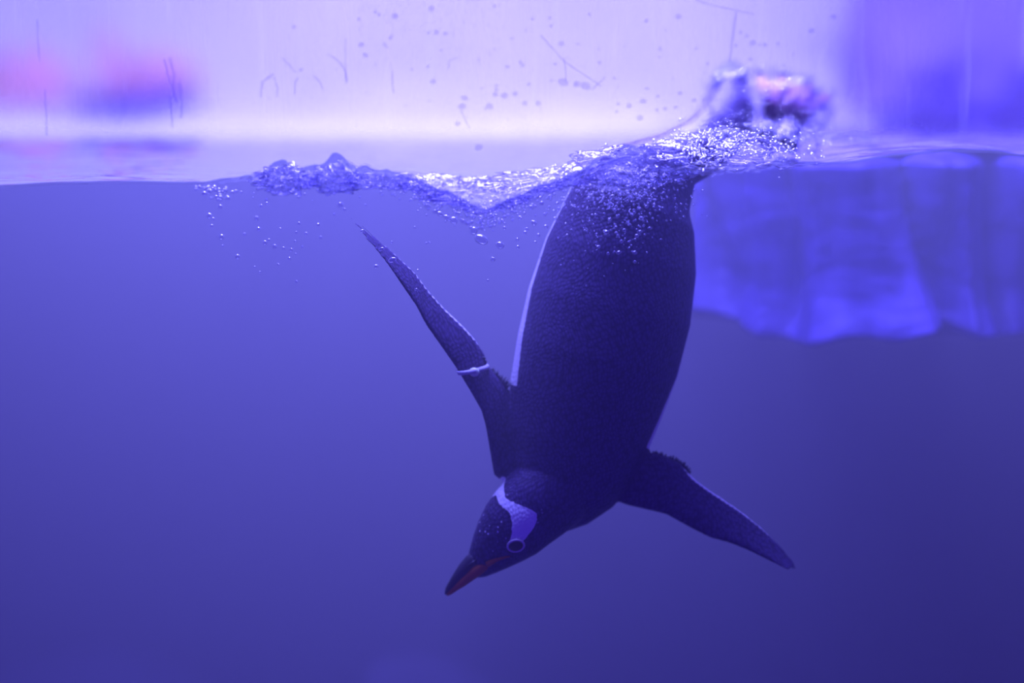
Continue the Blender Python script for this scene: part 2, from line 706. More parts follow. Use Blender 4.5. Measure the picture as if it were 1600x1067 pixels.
# rocks blurred on the shore, and dark lumps put in for shaded recesses
def shore_rock_and_recess(px, py, wpx, hpx, Y, mat, seed, label, group=None):
    m = pxm(Y)
    top = P(px, py - hpx, Y)
    foot = (bank_z(top.x, Y) - 0.02) if Y > YB else water_z(top.x, Y) - 0.05    # on the snow, or in the shallow at the outcrop
    hh = max(0.5 * (top.z - foot), hpx * m)
    rock('shore_rock_and_recess', (top.x, Y, top.z - hh), 1.0, mat, seed, label, group=group, sub=3,
         squash=(wpx * m, min(wpx, hpx) * m, hh), rough=0.35)


shore_rock_and_recess(195, 165, 88, 26, 3.15, M_slate_recess, 2.2, 'dark slate rock low on the snow bank before the pink rocks')
shore_rock_and_recess(268, 152, 38, 26, 3.30, M_slate_recess, 6.1, 'small dark slate stone leaning on the larger slate rock')
shore_rock_and_recess(40, 118, 75, 36, 3.5, M_pink, 4.7, 'broad pink granite rock at the end of the snow bank')
shore_rock_and_recess(240, 112, 62, 26, 3.5, M_pink, 8.8, 'flat pink granite rock behind the slate rocks')
shore_rock_and_recess(167, 78, 16, 34, 3.4, M_pink, 1.3, 'upright narrow pink stone standing between the pink rocks')


shore_rock_and_recess(1450, 160, 62, 26, 2.76, M_slate_recess, 5.2, 'dark lump put in for the shaded recess at the foot of the outcrop')  # this and the next two: dark lumps added as the outcrop's shaded recesses
shore_rock_and_recess(1600, 150, 40, 34, 2.70, M_slate_recess, 7.4, 'tall dark lump put in for shade at the side of the outcrop foot')
shore_rock_and_recess(1392, 166, 16, 24, 2.90, M_slate_recess, 3.9, 'narrow dark lump put in for shade at the outer edge of the outcrop')


def twig():
    root = bpy.data.objects.new('dry_twig', None)
    C.objects.link(root)
    Y = 3.1
    base = P(1330, 205, Y)
    root.location = base
    def part(name, pts, r):
        bm = bmesh.new()
        pp = [P(a, b, Y + d) - base for a, b, d in pts]
        tube(bm, pp, [r * (1 - 0.6 * k / (len(pp) - 1)) for k in range(len(pp))], 6)
        bm_obj(name, bm, M_twig, root)
    part('stem', [(1330, 215, 0), (1326, 160, 0.01), (1322, 110, 0), (1312, 100, 0)], 0.010)
    part('branch', [(1322, 112, 0), (1300, 92, -0.03), (1272, 78, -0.05), (1255, 70, -0.06)], 0.009)
    part('branch', [(1296, 90, -0.02), (1291, 65, 0.0), (1288, 42, 0.02)], 0.008)
    part('branch', [(1324, 125, 0), (1345, 95, 0.03), (1355, 75, 0.05), (1340, 64, 0.05)], 0.008)
    part('branch', [(1352, 82, 0.04), (1362, 100, 0.05), (1358, 125, 0.06)], 0.006)
    tag(root, 'dry brown branching twig stuck in the snow bank beside the outcrop', 'twig')


twig()

# ------------------------------------------------------------------ the penguin
YP = 0.20


def make_penguin():
    bm = bmesh.new()
    # ---- trunk: (px, py, half width px, depth Y, depth ratio)
    trunk = [(1146, 105, 5, 0.31, 0.8), (1144, 130, 18, 0.305, 0.7), (1142, 160, 36, 0.30, 0.75), (1132, 195, 46, 0.29, 0.8), (1100, 226, 46, 0.28, 0.9), (1056, 250, 48, 0.265, 1.0),
             (1014, 284, 80, 0.25, 0.90), (988, 330, 103, 0.235, 0.90), (970, 400, 121, 0.225, 0.90),
             (952, 480, 131, 0.215, 0.90), (934, 555, 131, 0.205, 0.90), (915, 625, 124, 0.20, 0.90), (899, 685, 116, 0.195, 0.9),
             (887, 735, 104, 0.19, 0.9), (878, 775, 84, 0.185, 0.9), (872, 808, 50, 0.18, 0.9), (868, 826, 18, 0.18, 0.9)]
    secs = []
    for k, (a, b, hw, Y, dr) in enumerate(trunk):
        c = P(a, b, Y)
        q0 = trunk[max(k - 1, 0)]
        q1 = trunk[min(k + 1, len(trunk) - 1)]
        t = (P(q1[0], q1[1], q1[3]) - P(q0[0], q0[1], q0[3])).normalized()
        wdir = t.cross(Vector((0, 1, 0))).normalized()
        ddir = wdir.cross(t).normalized()
        if ddir.y > 0:
            ddir = -ddir            # towards the viewer = the bird's back
        secs.append((c, wdir, ddir, hw * pxm(Y), dr, t))
    n = 40
    loft(bm, [[c + wd * h * math.cos(i / n * math.tau) + dd * h * dr * math.sin(i / n * math.tau) for i in range(n)]
              for c, wd, dd, h, dr, t in secs])
    # ---- neck and head
    head = [(890, 738, 66, 0.17), (862, 765, 68, 0.158), (838, 788, 65, 0.150), (817, 808, 61, 0.146), (799, 827, 57, 0.144), (783, 844, 49, 0.143),
            (768, 861, 39, 0.142), (755, 876, 29, 0.142), (744, 888, 20, 0.142), (736, 896, 10, 0.142)]
    hs = []
    for k, (a, b, hw, Y) in enumerate(head):
        c = P(a, b, Y)
        q0 = head[max(k - 1, 0)]
        q1 = head[min(k + 1, len(head) - 1)]
        t = (P(q1[0], q1[1], q1[3]) - P(q0[0], q0[1], q0[3])).normalized()
        wdir = t.cross(Vector((0, 1, 0))).normalized()
        ddir = wdir.cross(t).normalized()
        if ddir.y > 0:
            ddir = -ddir
        hs.append((c, wdir, ddir, hw * pxm(Y), 0.92, t))
    loft(bm, [[c + wd * h * math.cos(i / n * math.tau) + dd * h * dr * math.sin(i / n * math.tau) for i in range(n)]
              for c, wd, dd, h, dr, t in hs])

    # ---- flippers between a leading and a trailing edge
    def flipper(lead, trail, ylead, ytrail, thick, ns=44):
        def samp(poly, t):
            L = [0.0]
            for p, q in zip(poly[:-1], poly[1:]):
                L.append(L[-1] + math.hypot(q[0] - p[0], q[1] - p[1]))
            s = t * L[-1]
            for i in range(1, len(L)):
                if s <= L[i] + 1e-6:
                    u = (s - L[i - 1]) / (L[i] - L[i - 1])
                    return lerp(poly[i - 1][0], poly[i][0], u), lerp(poly[i - 1][1], poly[i][1], u)
            return poly[-1]
        rings, tr = [], []
        for k in range(ns + 1):
            t = k / ns * 0.985
            a = samp(lead, t)
            b = samp(trail, t)
            A = P(a[0], a[1], lerp(*ylead, t))
            B = P(b[0], b[1], lerp(*ytrail, t))
            tr.append((B, t))
            mid = (A + B) / 2
            half = (B - A) / 2
            th = lerp(thick, 0.0048, t ** 0.5)
            ring = []
            m = 20
            for i in range(m):
                an = i / m * math.tau
                u = math.cos(an)
                sgn = math.sin(an)
                prof = th * math.copysign(abs(sgn) ** 0.8, sgn) * (1.0 - 0.35 * u)
                ring.append(mid + half * u + Vector((0, -1, 0)) * prof)
            rings.append(ring)
        loft(bm, rings)
        return tr

    left_lead = [(800, 760), (772, 744), (767, 714), (759, 666), (752, 641), (733, 608), (711, 572), (685, 535), (664, 505), (651, 479), (629, 447), (608, 416), (586, 388), (565, 365), (543, 336)]
    left_trail = [(850, 650), (800, 615), (787, 597), (772, 582), (759, 566), (757, 552), (741, 528), (724, 509), (698, 485), (672, 457), (647, 424), (621, 400), (586, 370), (565, 351), (543, 336)]
    right_lead = [(930, 770), (980, 789), (1010, 796), (1040, 803), (1080, 825), (1110, 840), (1140, 848), (1170, 860), (1200, 875), (1230, 890), (1250, 894)]
    right_trail = [(960, 690), (1013, 706), (1040, 711), (1062, 722), (1080, 743), (1103, 761), (1133, 781), (1163, 802), (1192, 826), (1217, 850), (1238, 876), (1250, 894)]
    tr_l = flipper(left_lead, left_trail, (0.165, 0.10), (0.19, 0.13), 0.014)
    tr_r = flipper(right_lead, right_trail, (0.18, 0.13), (0.19, 0.16), 0.014)

    bmesh.ops.recalc_face_normals(bm, faces=bm.faces)
    me = bpy.data.meshes.new('tmp')
    bm.to_mesh(me)
    bm.free()
    ob = bpy.data.objects.new('tmp', me)
    C.objects.link(ob)
    rm = ob.modifiers.new('r', 'REMESH')
    rm.mode = 'VOXEL'
    rm.voxel_size = 0.0021
    sm = ob.modifiers.new('s', 'SMOOTH')
    sm.factor = 0.5
    sm.iterations = 4
    dg = bpy.context.evaluated_depsgraph_get()
    body_me = bpy.data.meshes.new_from_object(ob.evaluated_get(dg))
    bpy.data.objects.remove(ob)

    root = bpy.data.objects.new('penguin', None)
    C.objects.link(root)
    tag(root, 'black and white penguin diving bill first through the surface', 'penguin')
    body_me.name = 'body'
    body = wrap('body', body_me, M_feather, root)

    # ---- plumage pattern from the bird's own anatomy
    hc = P(797, 829, 0.144)
    f_ = (P(712, 916, 0.142) - P(815, 806, 0.146)).normalized()
    side = f_.cross(Vector((0, 1, 0))).normalized()       # in-plane perpendicular
    if side.x < 0:
        side = -side
    tow = side.cross(f_).normalized()
    if tow.y > 0:
        tow = -tow
    roll = R(56)
    dors = tow * math.cos(roll) - side * math.sin(roll)
    right = side * math.cos(roll) + tow * math.sin(roll)
    white = [0.0] * len(body_me.vertices)
    fleck = [0.0] * len(body_me.vertices)
    cs = [s[0] for s in secs]
    th_k = [-0.6, -0.6, -0.5, -0.3, -0.1, 0.0, 0.03, 0.08, 0.14, 0.22, 0.30, 0.38, 0.44, 0.36, 0.1, -0.2, -0.5]
    neck_pl = P(845, 775, 0.15)
    axil = P(788, 602, 0.19)
    axd = (P(1012, 706, 0.19) - axil).normalized()
    axil_n = axd.cross(Vector((0, 1, 0))).normalized()
    if axil_n.z > 0:
        axil_n = -axil_n
    nrm = [v.normal.copy() for v in body_me.vertices]
    for vi, v in enumerate(body_me.vertices):
        p = v.co
        q = p - hc
        al = q.dot(f_)
        rad = q - f_ * al
        wv = -1.0
        if al > -0.060 and rad.length < 0.058:
            phi = math.degrees(math.atan2(q.dot(right), q.dot(dors)))
            ap = abs(phi)
            # band over the crown, widening towards each eye
            front = interp([0, 23, 36, 47, 60, 70], [-0.022, -0.025, -0.019, -0.0096, 0.0066, 0.006], ap)
            back = interp([0, 18, 32, 45, 57, 65, 70, 74, 76], [-0.034, -0.039, -0.044, -0.048, -0.0495, -0.044, -0.034, -0.015, 0.006], ap)
            d = min(front - al, al - back)
            if ap < 76:
                wv = max(-1, min(1, d / 0.004))
            if ap < 60 and al > front:
                fleck[vi] = 1.0 * sstep(0.0, 0.012, al - front) * (1 - sstep(0.032, 0.045, al)) * (1 - sstep(35, 62, ap))
            if ap < 90 and al < back:
                fleck[vi] = 0.5 * (1 - sstep(0.0, 0.02, back - al))
        else:
            # trunk: nearest point of the body axis
            bd, bi, bu = 1e9, 0, 0.0
            for k in range(len(cs) - 1):
                e = cs[k + 1] - cs[k]
                u = max(0.0, min(1.0, (p - cs[k]).dot(e) / e.length_squared))
                dq = (cs[k] + e * u - p).length_squared
                if dq < bd:
                    bd, bi, bu = dq, k, u
            A_, B_ = secs[bi], secs[bi + 1]
            c = A_[0].lerp(B_[0], bu)
            h = lerp(A_[3], B_[3], bu)
            dr = lerp(A_[4], B_[4], bu)
            lat = (p - c).dot(A_[1].lerp(B_[1], bu)) / h
            dv = (p - c).dot(A_[2].lerp(B_[2], bu)) / (h * dr)
            if abs(lat) < 1.15 and abs(dv) < 1.3:
                th = lerp(th_k[bi], th_k[bi + 1], bu)
                # the white flank runs out at the roots of the flippers
                fr_ = (p - axil).dot(axil_n)
                th -= 1.2 * sstep(-0.012, 0.010, fr_)
                if (p - neck_pl).dot(f_) < 0.0 or dv < -0.2:
                    wv = max(-1, min(1, (th - dv) / 0.06))
            # flipper trailing edges and undersides
            if abs(lat) > 1.02 or (p.x < P(765, 650, 0.15).x and p.z > P(0, 745, 0.15).z):
                wv = -1.0
                for tr, lo in ((tr_l, 0.30), (tr_r, 0.28)):
                    best = min(((p - B).length, t_) for B, t_ in tr)
                    if best[0] < 0.12:
                        if lo < best[1] < 0.93:
                            wdt = 0.0065 * (1 - 0.6 * best[1]) * sstep(lo, lo + 0.1, best[1]) * (1 - sstep(0.75, 0.93, best[1]))
                            wv = max(wv, max(-1, min(1, (wdt - best[0]) / 0.002)))
                if nrm[vi].y > 0.8 and abs(lat) > 1.1:
                    wv = 1.0
        if (p - axil).dot(axil_n) > 0.008 and nrm[vi].y < 0.5 and not (al > -0.060 and rad.length < 0.058):
            if p.x < axil.x + 0.02:
                wv = -1.0
        white[vi] = wv
    a = body_me.attributes.new('white', 'FLOAT', 'POINT')
    a.data.foreach_set('value', white)
    a = body_me.attributes.new('fleck', 'FLOAT', 'POINT')
    a.data.foreach_set('value', fleck)

    bvh = BVHTree.FromPolygons([v.co.copy() for v in body_me.vertices], [tuple(p.vertices) for p in body_me.polygons])

    def hit(px, py):
        d = ray(px, py).normalized()
        loc, nn, i, dist = bvh.ray_cast(CAM, d)
        return (loc, nn) if loc else (P(px, py, 0.13), Vector((0, -1, 0)))

    # ---- eyes, one each side
    def eye(loc, nn, axis):
        nn = nn.normalized()
        ax = (axis - nn * axis.dot(nn)).normalized()
        up = nn.cross(ax)
        bmr = bmesh.new()
        rings = []
        m = 28
        for k in range(m):
            an = k / m * math.tau
            cdir = ax * math.cos(an) * 1.12 + up * math.sin(an) * 0.92
            cc = loc + cdir * 0.0098
            rr = 0.0016
            rings.append([cc + cdir.normalized() * rr * math.cos(j / 8 * math.tau) + nn * (rr * math.sin(j / 8 * math.tau) + 0.0008) for j in range(8)])
        rings.append(rings[0])
        loft(bmr, rings, cap=False)
        bmesh.ops.remove_doubles(bmr, verts=bmr.verts, dist=1e-6)
        e = bmesh.new()
        bmesh.ops.create_uvsphere(e, u_segments=24, v_segments=14, radius=1.0)
        for v in e.verts:
            v.co = loc + ax * v.co.x * 0.0104 + up * v.co.y * 0.0086 + nn * v.co.z * 0.0042
        eo = bm_obj('eye', e, M_eye, root)
        r_ = bm_obj('eye_ring', bmr, M_ring, eo)
        r_['label'] = 'pale ring around the eye'

    el, en = hit(806, 852)
    eye(el, en, (f_ + side * -0.5).normalized())
    # mirrored eye on the hidden side of the head
    q = el - hc
    qr = q.dot(right)
    loc2, nn2, _, _ = bvh.find_nearest(hc + q - right * 2 * qr)
    eye(loc2, nn2, f_)

    # ---- bill
    def bill(name, spine, mat, flat=0.85, lab=None):
        b = bmesh.new()
        rings = []
        for k, (a, c_, hw, Y) in enumerate(spine):
            q0 = spine[max(k - 1, 0)]
            q1 = spine[min(k + 1, len(spine) - 1)]
            t = (P(q1[0], q1[1], q1[3]) - P(q0[0], q0[1], q0[3])).normalized()
            wd = t.cross(Vector((0, 1, 0))).normalized()
            dd = wd.cross(t).normalized()
            h = hw * pxm(Y)
            cc = P(a, c_, Y)
            rings.append([cc + wd * h * math.cos(i / 16 * math.tau) + dd * h * flat * math.sin(i / 16 * math.tau) for i in range(16)])
        loft(b, rings)
        o = bm_obj(name, b, mat, root)
        if lab:
            o['label'] = lab
        return o

    bill('upper_bill', [(752, 868, 16, 0.139), (738, 880, 15.5, 0.136), (727, 890, 13.5, 0.134), (717, 901, 10.5, 0.133), (708, 912, 8, 0.133), (701, 921, 6, 0.134), (697, 928, 3.0, 0.135)], M_bill, 1.0, 'dark glossy upper bill')
    bill('lower_bill', [(778, 874, 3, 0.124), (768, 878, 5, 0.1235), (757, 884, 8, 0.124), (746, 891, 9.5, 0.1255), (734, 900, 9, 0.127), (722, 910, 7.5, 0.128), (712, 918, 5.5, 0.1295), (704, 925, 4, 0.131), (699, 929, 2.5, 0.133)], M_orange, 0.9, 'orange lower bill')
    b = bmesh.new()
    pts = []
    for a, c_ in ((797, 869), (790, 870), (783, 872), (776, 874), (769, 877), (762, 881)):
        l, nn = hit(a, c_)
        pts.append(l + nn * 0.0004)
    tube(b, pts, [0.0010, 0.0016, 0.0021, 0.0028, 0.0036, 0.0044], 8)
    o = bm_obj('gape', b, M_orange, root)
    o['label'] = 'thin orange corner of the bill'
    # nostril slit ridge on the upper bill
    b = bmesh.new()
    tube(b, [P(744, 874, 0.1235), P(735, 881, 0.1222), P(727, 888, 0.1225)], [0.0008, 0.0014, 0.0008], 6)
    bm_obj('bill_ridge', b, M_bill, root)

    # ---- ragged feather fringes where flippers meet the trunk
    def fringe(pairs, Y, length, count):
        b = bmesh.new()
        for k in range(count):
            t = (k + random.random() * 0.6) / count
            i = min(int(t * (len(pairs) - 1)), len(pairs) - 2)
            u = t * (len(pairs) - 1) - i
            a = lerp(pairs[i][0], pairs[i + 1][0], u)
            c_ = lerp(pairs[i][1], pairs[i + 1][1], u)
            dx = lerp(pairs[i][2], pairs[i + 1][2], u) + random.uniform(-0.3, 0.3)
            dy = lerp(pairs[i][3], pairs[i + 1][3], u) + random.uniform(-0.2, 0.2)
            L = length * random.uniform(0.5, 1.15)
            for layer in range(2):
                Yk = Y + random.uniform(-0.006, 0.006)
                p0 = P(a - dx * 10, c_ - dy * 10, Yk)
                p1 = P(a + dx * L * 0.5, c_ + dy * L * 0.5, Yk - 0.001)
                p2 = P(a + dx * L, c_ + dy * L, Yk)
                tube(b, [p0, p1, p2], [0.0026, 0.0017, 0.0004], 5)
        o = bm_obj('feather_fringe', b, M_dark, root)
        o['kind'] = 'stuff'

    fringe([(1008, 711, 0.0, -1), (1030, 714, 0.1, -1), (1052, 722, 0.35, -0.9), (1066, 730, 0.5, -0.8), (1074, 742, 0.7, -0.5)], 0.19, 9, 46)
    fringe([(792, 606, 0.5, -0.9), (782, 596, 0.5, -0.9), (772, 588, 0.45, -0.95), (766, 582, 0.4, -0.95)], 0.183, 9, 70)
    fringe([(758, 570, 0.8, -0.3), (753, 556, 0.85, -0.4)], 0.172, 5, 16)
    fringe([(1004, 690, 0.6, 0.6), (1010, 700, 0.8, 0.5)], 0.185, 8, 10)

    # ---- identification band on the raised flipper
    b = bmesh.new()
    la, lb = P(716, 582, 0.137), P(762, 572, 0.164)
    mid = (la + lb) / 2
    half = (lb - la) / 2
    axis = (P(735, 615, 0.15) - P(700, 556, 0.15)).normalized()
    rings = []
    m = 28
    for k in range(m):
        an = k / m * math.tau
        c0 = mid + half * 1.04 * math.cos(an) + Vector((0, -1, 0)) * (0.0145 * math.sin(an))
        o_ = (c0 - mid).normalized()
        rings.append([c0 + axis * s * 0.0030 + o_ * e for s, e in ((-1, -0.001), (1, -0.001), (1, 0.0012), (-1, 0.0012))])
    rings.append(rings[0])
    loft(b, rings, cap=False)
    bmesh.ops.remove_doubles(b, verts=b.verts, dist=1e-6)
    fb = bm_obj('flipper_band', b, M_band, root)
    fb['label'] = 'pale identification band round the raised flipper'
    b = bmesh.new()
    bmesh.ops.create_uvsphere(b, u_segments=16, v_segments=10, radius=0.0062)
    l, nn = hit(738, 582)
    for v in b.verts:
        v.co = l + nn * 0.004 + Vector((v.co.x * 1.15, v.co.y * 0.6, v.co.z))
    o = bm_obj('band_bead', b, M_bead, fb)
    o['label'] = 'small greenish bead on the band'

    # ---- tail feathers
    for k in range(9):
        u = (k - 4) / 4
        b = bmesh.new()
        p0 = P(1140 + u * 16, 150, 0.30)
        p1 = P(1140 + u * 20, 118, 0.31)
        p2 = P(1143 + u * 24, 92 + abs(u) * 16, 0.32)
        tube(b, [p0, p1, p2], [0.006, 0.006, 0.0015], 6)
        bm_obj('tail_feather', b, M_dark, root)

    # ---- webbed feet trailing behind the tail
    def foot(bx, by, tx, ty, Y):
        b = bmesh.new()
        m = pxm(Y)
        an = P(bx, by, Y)
        tube(b, [P(bx - 20, by + 34, Y), P(bx - 8, by + 14, Y), an], [0.024, 0.017, 0.012], 12)
        leg = bm_obj('leg', b, M_feather, root)
        tip = P(tx, ty, Y + 0.01)
        fwd = (tip - an)
        sd = fwd.normalized().cross(Vector((0, 1, 0))).normalized()
        b = bmesh.new()
        ends = []
        for s in (-1, 0, 1):
            e = an + fwd * (1.0 if s == 0 else 0.9) + sd * s * 0.030
            ends.append(e)
            tube(b, [an, an.lerp(e, 0.5) + Vector((0, -0.003, 0)), e], [0.010, 0.0085, 0.005], 8)
        for i in (0, 1):
            tri = [an, ends[i].lerp(an, 0.08), (ends[i] + ends[i + 1]) / 2 * 0.90 + an * 0.10, ends[i + 1].lerp(an, 0.08)]
            lo = [b.verts.new(p + Vector((0, 0.0015, 0))) for p in tri]
            hi = [b.verts.new(p - Vector((0, 0.0015, 0))) for p in tri]
            b.faces.new(lo)
            b.faces.new(list(reversed(hi)))
            for q_ in range(4):
                b.faces.new((lo[q_], lo[(q_ + 1) % 4], hi[(q_ + 1) % 4], hi[q_]))
        fo = bm_obj('foot', b, M_foot, root)
        fo['label'] = 'orange webbed foot trailing behind'
        for e in ends:
            b = bmesh.new()
            d = (e - an).normalized()
            tube(b, [e - d * 0.003, e + d * 0.006, e + d * 0.013 + Vector((0, -0.003, 0))], [0.004, 0.003, 0.0006], 6)
            bm_obj('claw', b, M_dark, fo)

    foot(1205, 190, 1222, 122, 0.31)
    foot(1240, 196, 1266, 132, 0.35)
    return root, bvh


penguin, PBVH = make_penguin()

# ------------------------------------------------------------------ bubbles
bb = bmesh.new()
bmesh.ops.create_icosphere(bb, subdivisions=2, radius=1.0)
me_bub = bpy.data.meshes.new('bubble')
bb.to_mesh(me_bub)
bb.free()
for p in me_bub.polygons:
    p.use_smooth = True
me_bub.materials.append(M_bubble)


def bubble(px, py, r, Y, label, group, stretch=1.0, ang=0.0):
    o = bpy.data.objects.new('air_bubble', me_bub)
    C.objects.link(o)
    o.location = P(px, py, Y)
    s = r * pxm(Y)
    o.scale = (s * stretch, s, s)
    o.rotation_euler = (0, ang, 0)
    tag(o, label, 'bubble', group)


LA = ('round air bubble drifting beneath the frothing waterline by the flipper tip', 'bubbles drifting by the flipper tip')
for a, b, r in [(327, 337, 5), (333, 342, 3), (331, 353, 3), (346, 370, 5), (348, 384, 2.2), (382, 366, 3), (371, 401, 4.2), (401, 341, 4), (404, 358, 4),
                (414, 379, 4), (420, 375, 3), (429, 385, 4), (443, 388, 3), (455, 390, 3), (452, 404, 3), (462, 397, 2.2), (467, 349, 3), (463, 363, 2.2),
                (478, 365, 3), (497, 351, 3), (501, 371, 3), (461, 377, 2.2), (472, 386, 2.2), (435, 413, 2), (398, 417, 2), (406, 425, 2), (438, 357, 2),
                (522, 335, 2.2), (532, 320, 5), (538, 327, 3), (587, 416, 3), (463, 440, 2.5), (344, 323, 4), (408, 322, 3), (417, 318, 3)]:
    bubble(a, b, r, random.uniform(0.03, 0.10), *LA)
LB = ('air bubble in the slanting trail between raised flipper and penguin back', 'bubbles trailing between flipper and back')
for a, b, r, st in [(662, 316, 3, 1), (668, 322, 4, 1.6), (680, 331, 3, 1.5), (688, 334, 4, 1.5), (699, 340, 4, 2), (709, 344, 6, 1.2), (724, 346, 4, 1.6),
                    (731, 350, 3, 1.3), (740, 360, 7, 1), (752, 374, 8, 1.5), (781, 383, 6, 1.2), (770, 405, 4, 1), (809, 386, 3, 1), (808, 374, 3, 1), (718, 334, 3, 1),
                    (773, 346, 3, 1), (788, 356, 3, 1), (612, 378, 2.2, 1), (648, 355, 2.2, 1), (666, 380, 2.2, 1),
                    (671, 379, 2.2, 1), (653, 422, 2.2, 1), (834, 348, 4, 1.3), (820, 363, 3, 1), (853, 354, 3, 1.3), (841, 367, 3, 1), (836, 378, 2.2, 1), (823, 358, 3, 1.2),
                    (867, 341, 3, 1), (851, 335, 3, 1), (830, 324, 4, 1.2), (873, 326, 3, 1), (762, 438, 2, 1), (800, 330, 3, 1), (812, 340, 3.5, 1), (846, 318, 3, 1.2), (806, 320, 3, 1)]:
    bubble(a, b, r, random.uniform(0.04, 0.12), LB[0], LB[1], st, R(25))
LC = ('air bubble lying on the dark raised flipper', 'bubbles on the raised flipper')
for a, b, r, st in [(588, 416, 3.5, 1.2), (613, 406, 4.5, 1.5), (566, 361, 3, 1.2), (596, 389, 3, 1.6), (650, 452, 2, 1.5)]:
    bubble(a, b, r, 0.095, LC[0], LC[1], st, R(-20))
LD = ('air bubble in the froth streaming over the penguin back', 'bubbles over the penguin back')
for k in range(110):
    # a slanting plume on the back, thinning downwards
    t = random.random() ** 1.3
    a = lerp(1000, 955, t) + random.gauss(0, lerp(40, 18, t))
    b = lerp(268, 400, t) + random.gauss(0, 9)
    d = ray(a, b).normalized()
    loc, nn, i, dist = PBVH.ray_cast(CAM, d)
    Y = (loc.y if loc else 0.15) - random.uniform(0.003, 0.02)
    if Y < 0.01:
        Y = 0.02
    bubble(a, b, random.choice([1.4, 1.8, 2.2, 2.8, 3.4]), Y, LD[0], LD[1], random.uniform(1, 1.6), R(random.uniform(-40, 10)))
LE = ('small air bubble in the froth cluster hanging at the quiet waterline', 'bubbles of the froth cluster')
for k in range(44):
    a = random.gauss(338, 16)
    b = 292 + abs(random.gauss(0, 12)) * (1 - abs(a - 338) / 60)
    bubble(a, b, random.uniform(2, 4.5), random.uniform(0.01, 0.06), LE[0], LE[1])


# fine froth nobody could count: one mesh per patch
ico = bmesh.new()
bmesh.ops.create_icosphere(ico, subdivisions=1, radius=1.0)
ICO_V = [v.co.copy() for v in ico.verts]
ICO_F = [tuple(v.index for v in f.verts) for f in ico.faces]
ico.free()


def froth(name, pts, label, mat=None):
    v, f = [], []
    for c, r in pts:
        n0 = len(v)
        sx = random.uniform(0.9, 1.5)
        v += [(c.x + q.x * r * sx, c.y + q.y * r, c.z + q.z * r) for q in ICO_V]
        f += [tuple(n0 + i for i in t) for t in ICO_F]
    o = mesh_obj(name, v, f, mat or M_bubble)
    tag(o, label, 'froth', kind='stuff')


pts = []
for k in range(1100):
    a = random.uniform(395, 900)
    line = interp([p[0] for p in PROF], [p[1] for p in PROF], a)
    b = line + abs(random.gauss(0, 14)) - 2
    if 560 < a < 640 and random.random() < 0.6:
        continue
    Y = random.uniform(0.006, 0.10)
    pts.append((P(a, b, Y), random.uniform(1.0, 3.2) * pxm(Y)))
for k in range(420):
    a = random.uniform(650, 900)
    low = interp([650, 760, 900], [288, 328, 268], a)
    b = random.uniform(low - 42 * (1 - abs(a - 770) / 190), low)
    Y = random.uniform(0.01, 0.06)
    pts.append((P(a, b, Y), random.uniform(1.0, 3.0) * pxm(Y)))
froth('surface_froth', pts, 'fine froth of bubbles along the churned waterline')
pts = []
for k in range(900):
    a = random.gauss(965, 55)
    b = 262 + abs(random.gauss(0, 55))
    d = ray(a, b).normalized()
    loc, nn, i, dist = PBVH.ray_cast(CAM, d)
    Y = (loc.y if loc else 0.15) - random.uniform(0.002, 0.03)
    Y = max(Y, 0.015)
    pts.append((P(a, b, Y), random.uniform(0.7, 2.2) * pxm(Y)))
froth('back_froth', pts, 'fine froth streaming down over the penguin back')
pts = []
for k in range(700):
    a = random.gauss(1130, 60)
    b = 222 + random.gauss(0, 14) + abs(a - 1130) * 0.12
    Y = random.uniform(0.10, 0.24)
    pts.append((P(a, b, Y), random.uniform(1.0, 3.4) * pxm(Y)))
for k in range(260):
    a = random.uniform(1090, 1300)
    b = random.uniform(100, 215)
    Y = random.uniform(0.15, 0.3)
    pts.append((P(a, b, Y), random.uniform(0.6, 2.6) * pxm(Y)))
froth('spray_froth', pts, 'foamy spray heaped round the penguin rump above the surface')


# ------------------------------------------------------------------ splash lumps above the surface
def splash(c_px, wpx, hpx, Y, dep, seed, label, amp=0.35, sub=5, mat=None):
    bm = bmesh.new()
    bmesh.ops.create_icosphere(bm, subdivisions=sub, radius=1.0)
    m = pxm(Y)
    c = P(c_px[0], c_px[1], Y)
    for v in bm.verts:
        d = v.co.normalized()
        k = 1 + amp * nz(d.x * 2.2 + seed, d.y * 2.2, d.z * 2.2, 4) + 0.12 * nz(d.x * 8 + seed, d.y * 8, d.z * 8, 3)
        v.co = Vector((d.x * wpx * m, d.y * dep, d.z * hpx * m)) * k
        v.co.y = max(v.co.y, 0.004 - Y)
    o = bm_obj('splash_lump', bm, mat or M_splash)
    o.location = c
    tag(o, label, 'splash')


splash((1120, 232), 88, 26, 0.17, 0.06, 1.0, 'domed heap of foaming water in front of the penguin rump')
splash((985, 262), 95, 30, 0.10, 0.05, 5.0, 'dark swelling lump of water over the penguin back')
splash((445, 281), 44, 20, 0.04, 0.03, 8.0, 'clear lump of water thrown up near the froth cluster', 0.5)
splash((520, 280), 38, 20, 0.035, 0.028, 11.0, 'peaked lump of water above the tip of the raised flipper', 0.5)
splash((1192, 172), 88, 58, 0.40, 0.04, 25.0, 'tall veil of spray water behind the penguin tail and feet', 0.35, mat=M_veil)
splash((1142, 165), 36, 56, 0.215, 0.018, 31.0, 'sheet of water running off the penguin rump', 0.3, mat=M_veil)
splash((1236, 172), 54, 46, 0.27, 0.018, 37.0, 'sheet of water streaming off the trailing feet', 0.35, mat=M_veil)
splash((1255, 190), 42, 52, 0.36, 0.03, 14.0, 'thin veil of water thrown up beside the trailing feet', 0.5, mat=M_veil)
splash((690, 290), 62, 16, 0.03, 0.025, 17.0, 'low ruffled lump of water in the trough of the waterline', 0.5)
splash((745, 305), 66, 20, 0.035, 0.028, 41.0, 'bluish lump of water filling the dip of the waterline', 0.5, mat=M_swell)
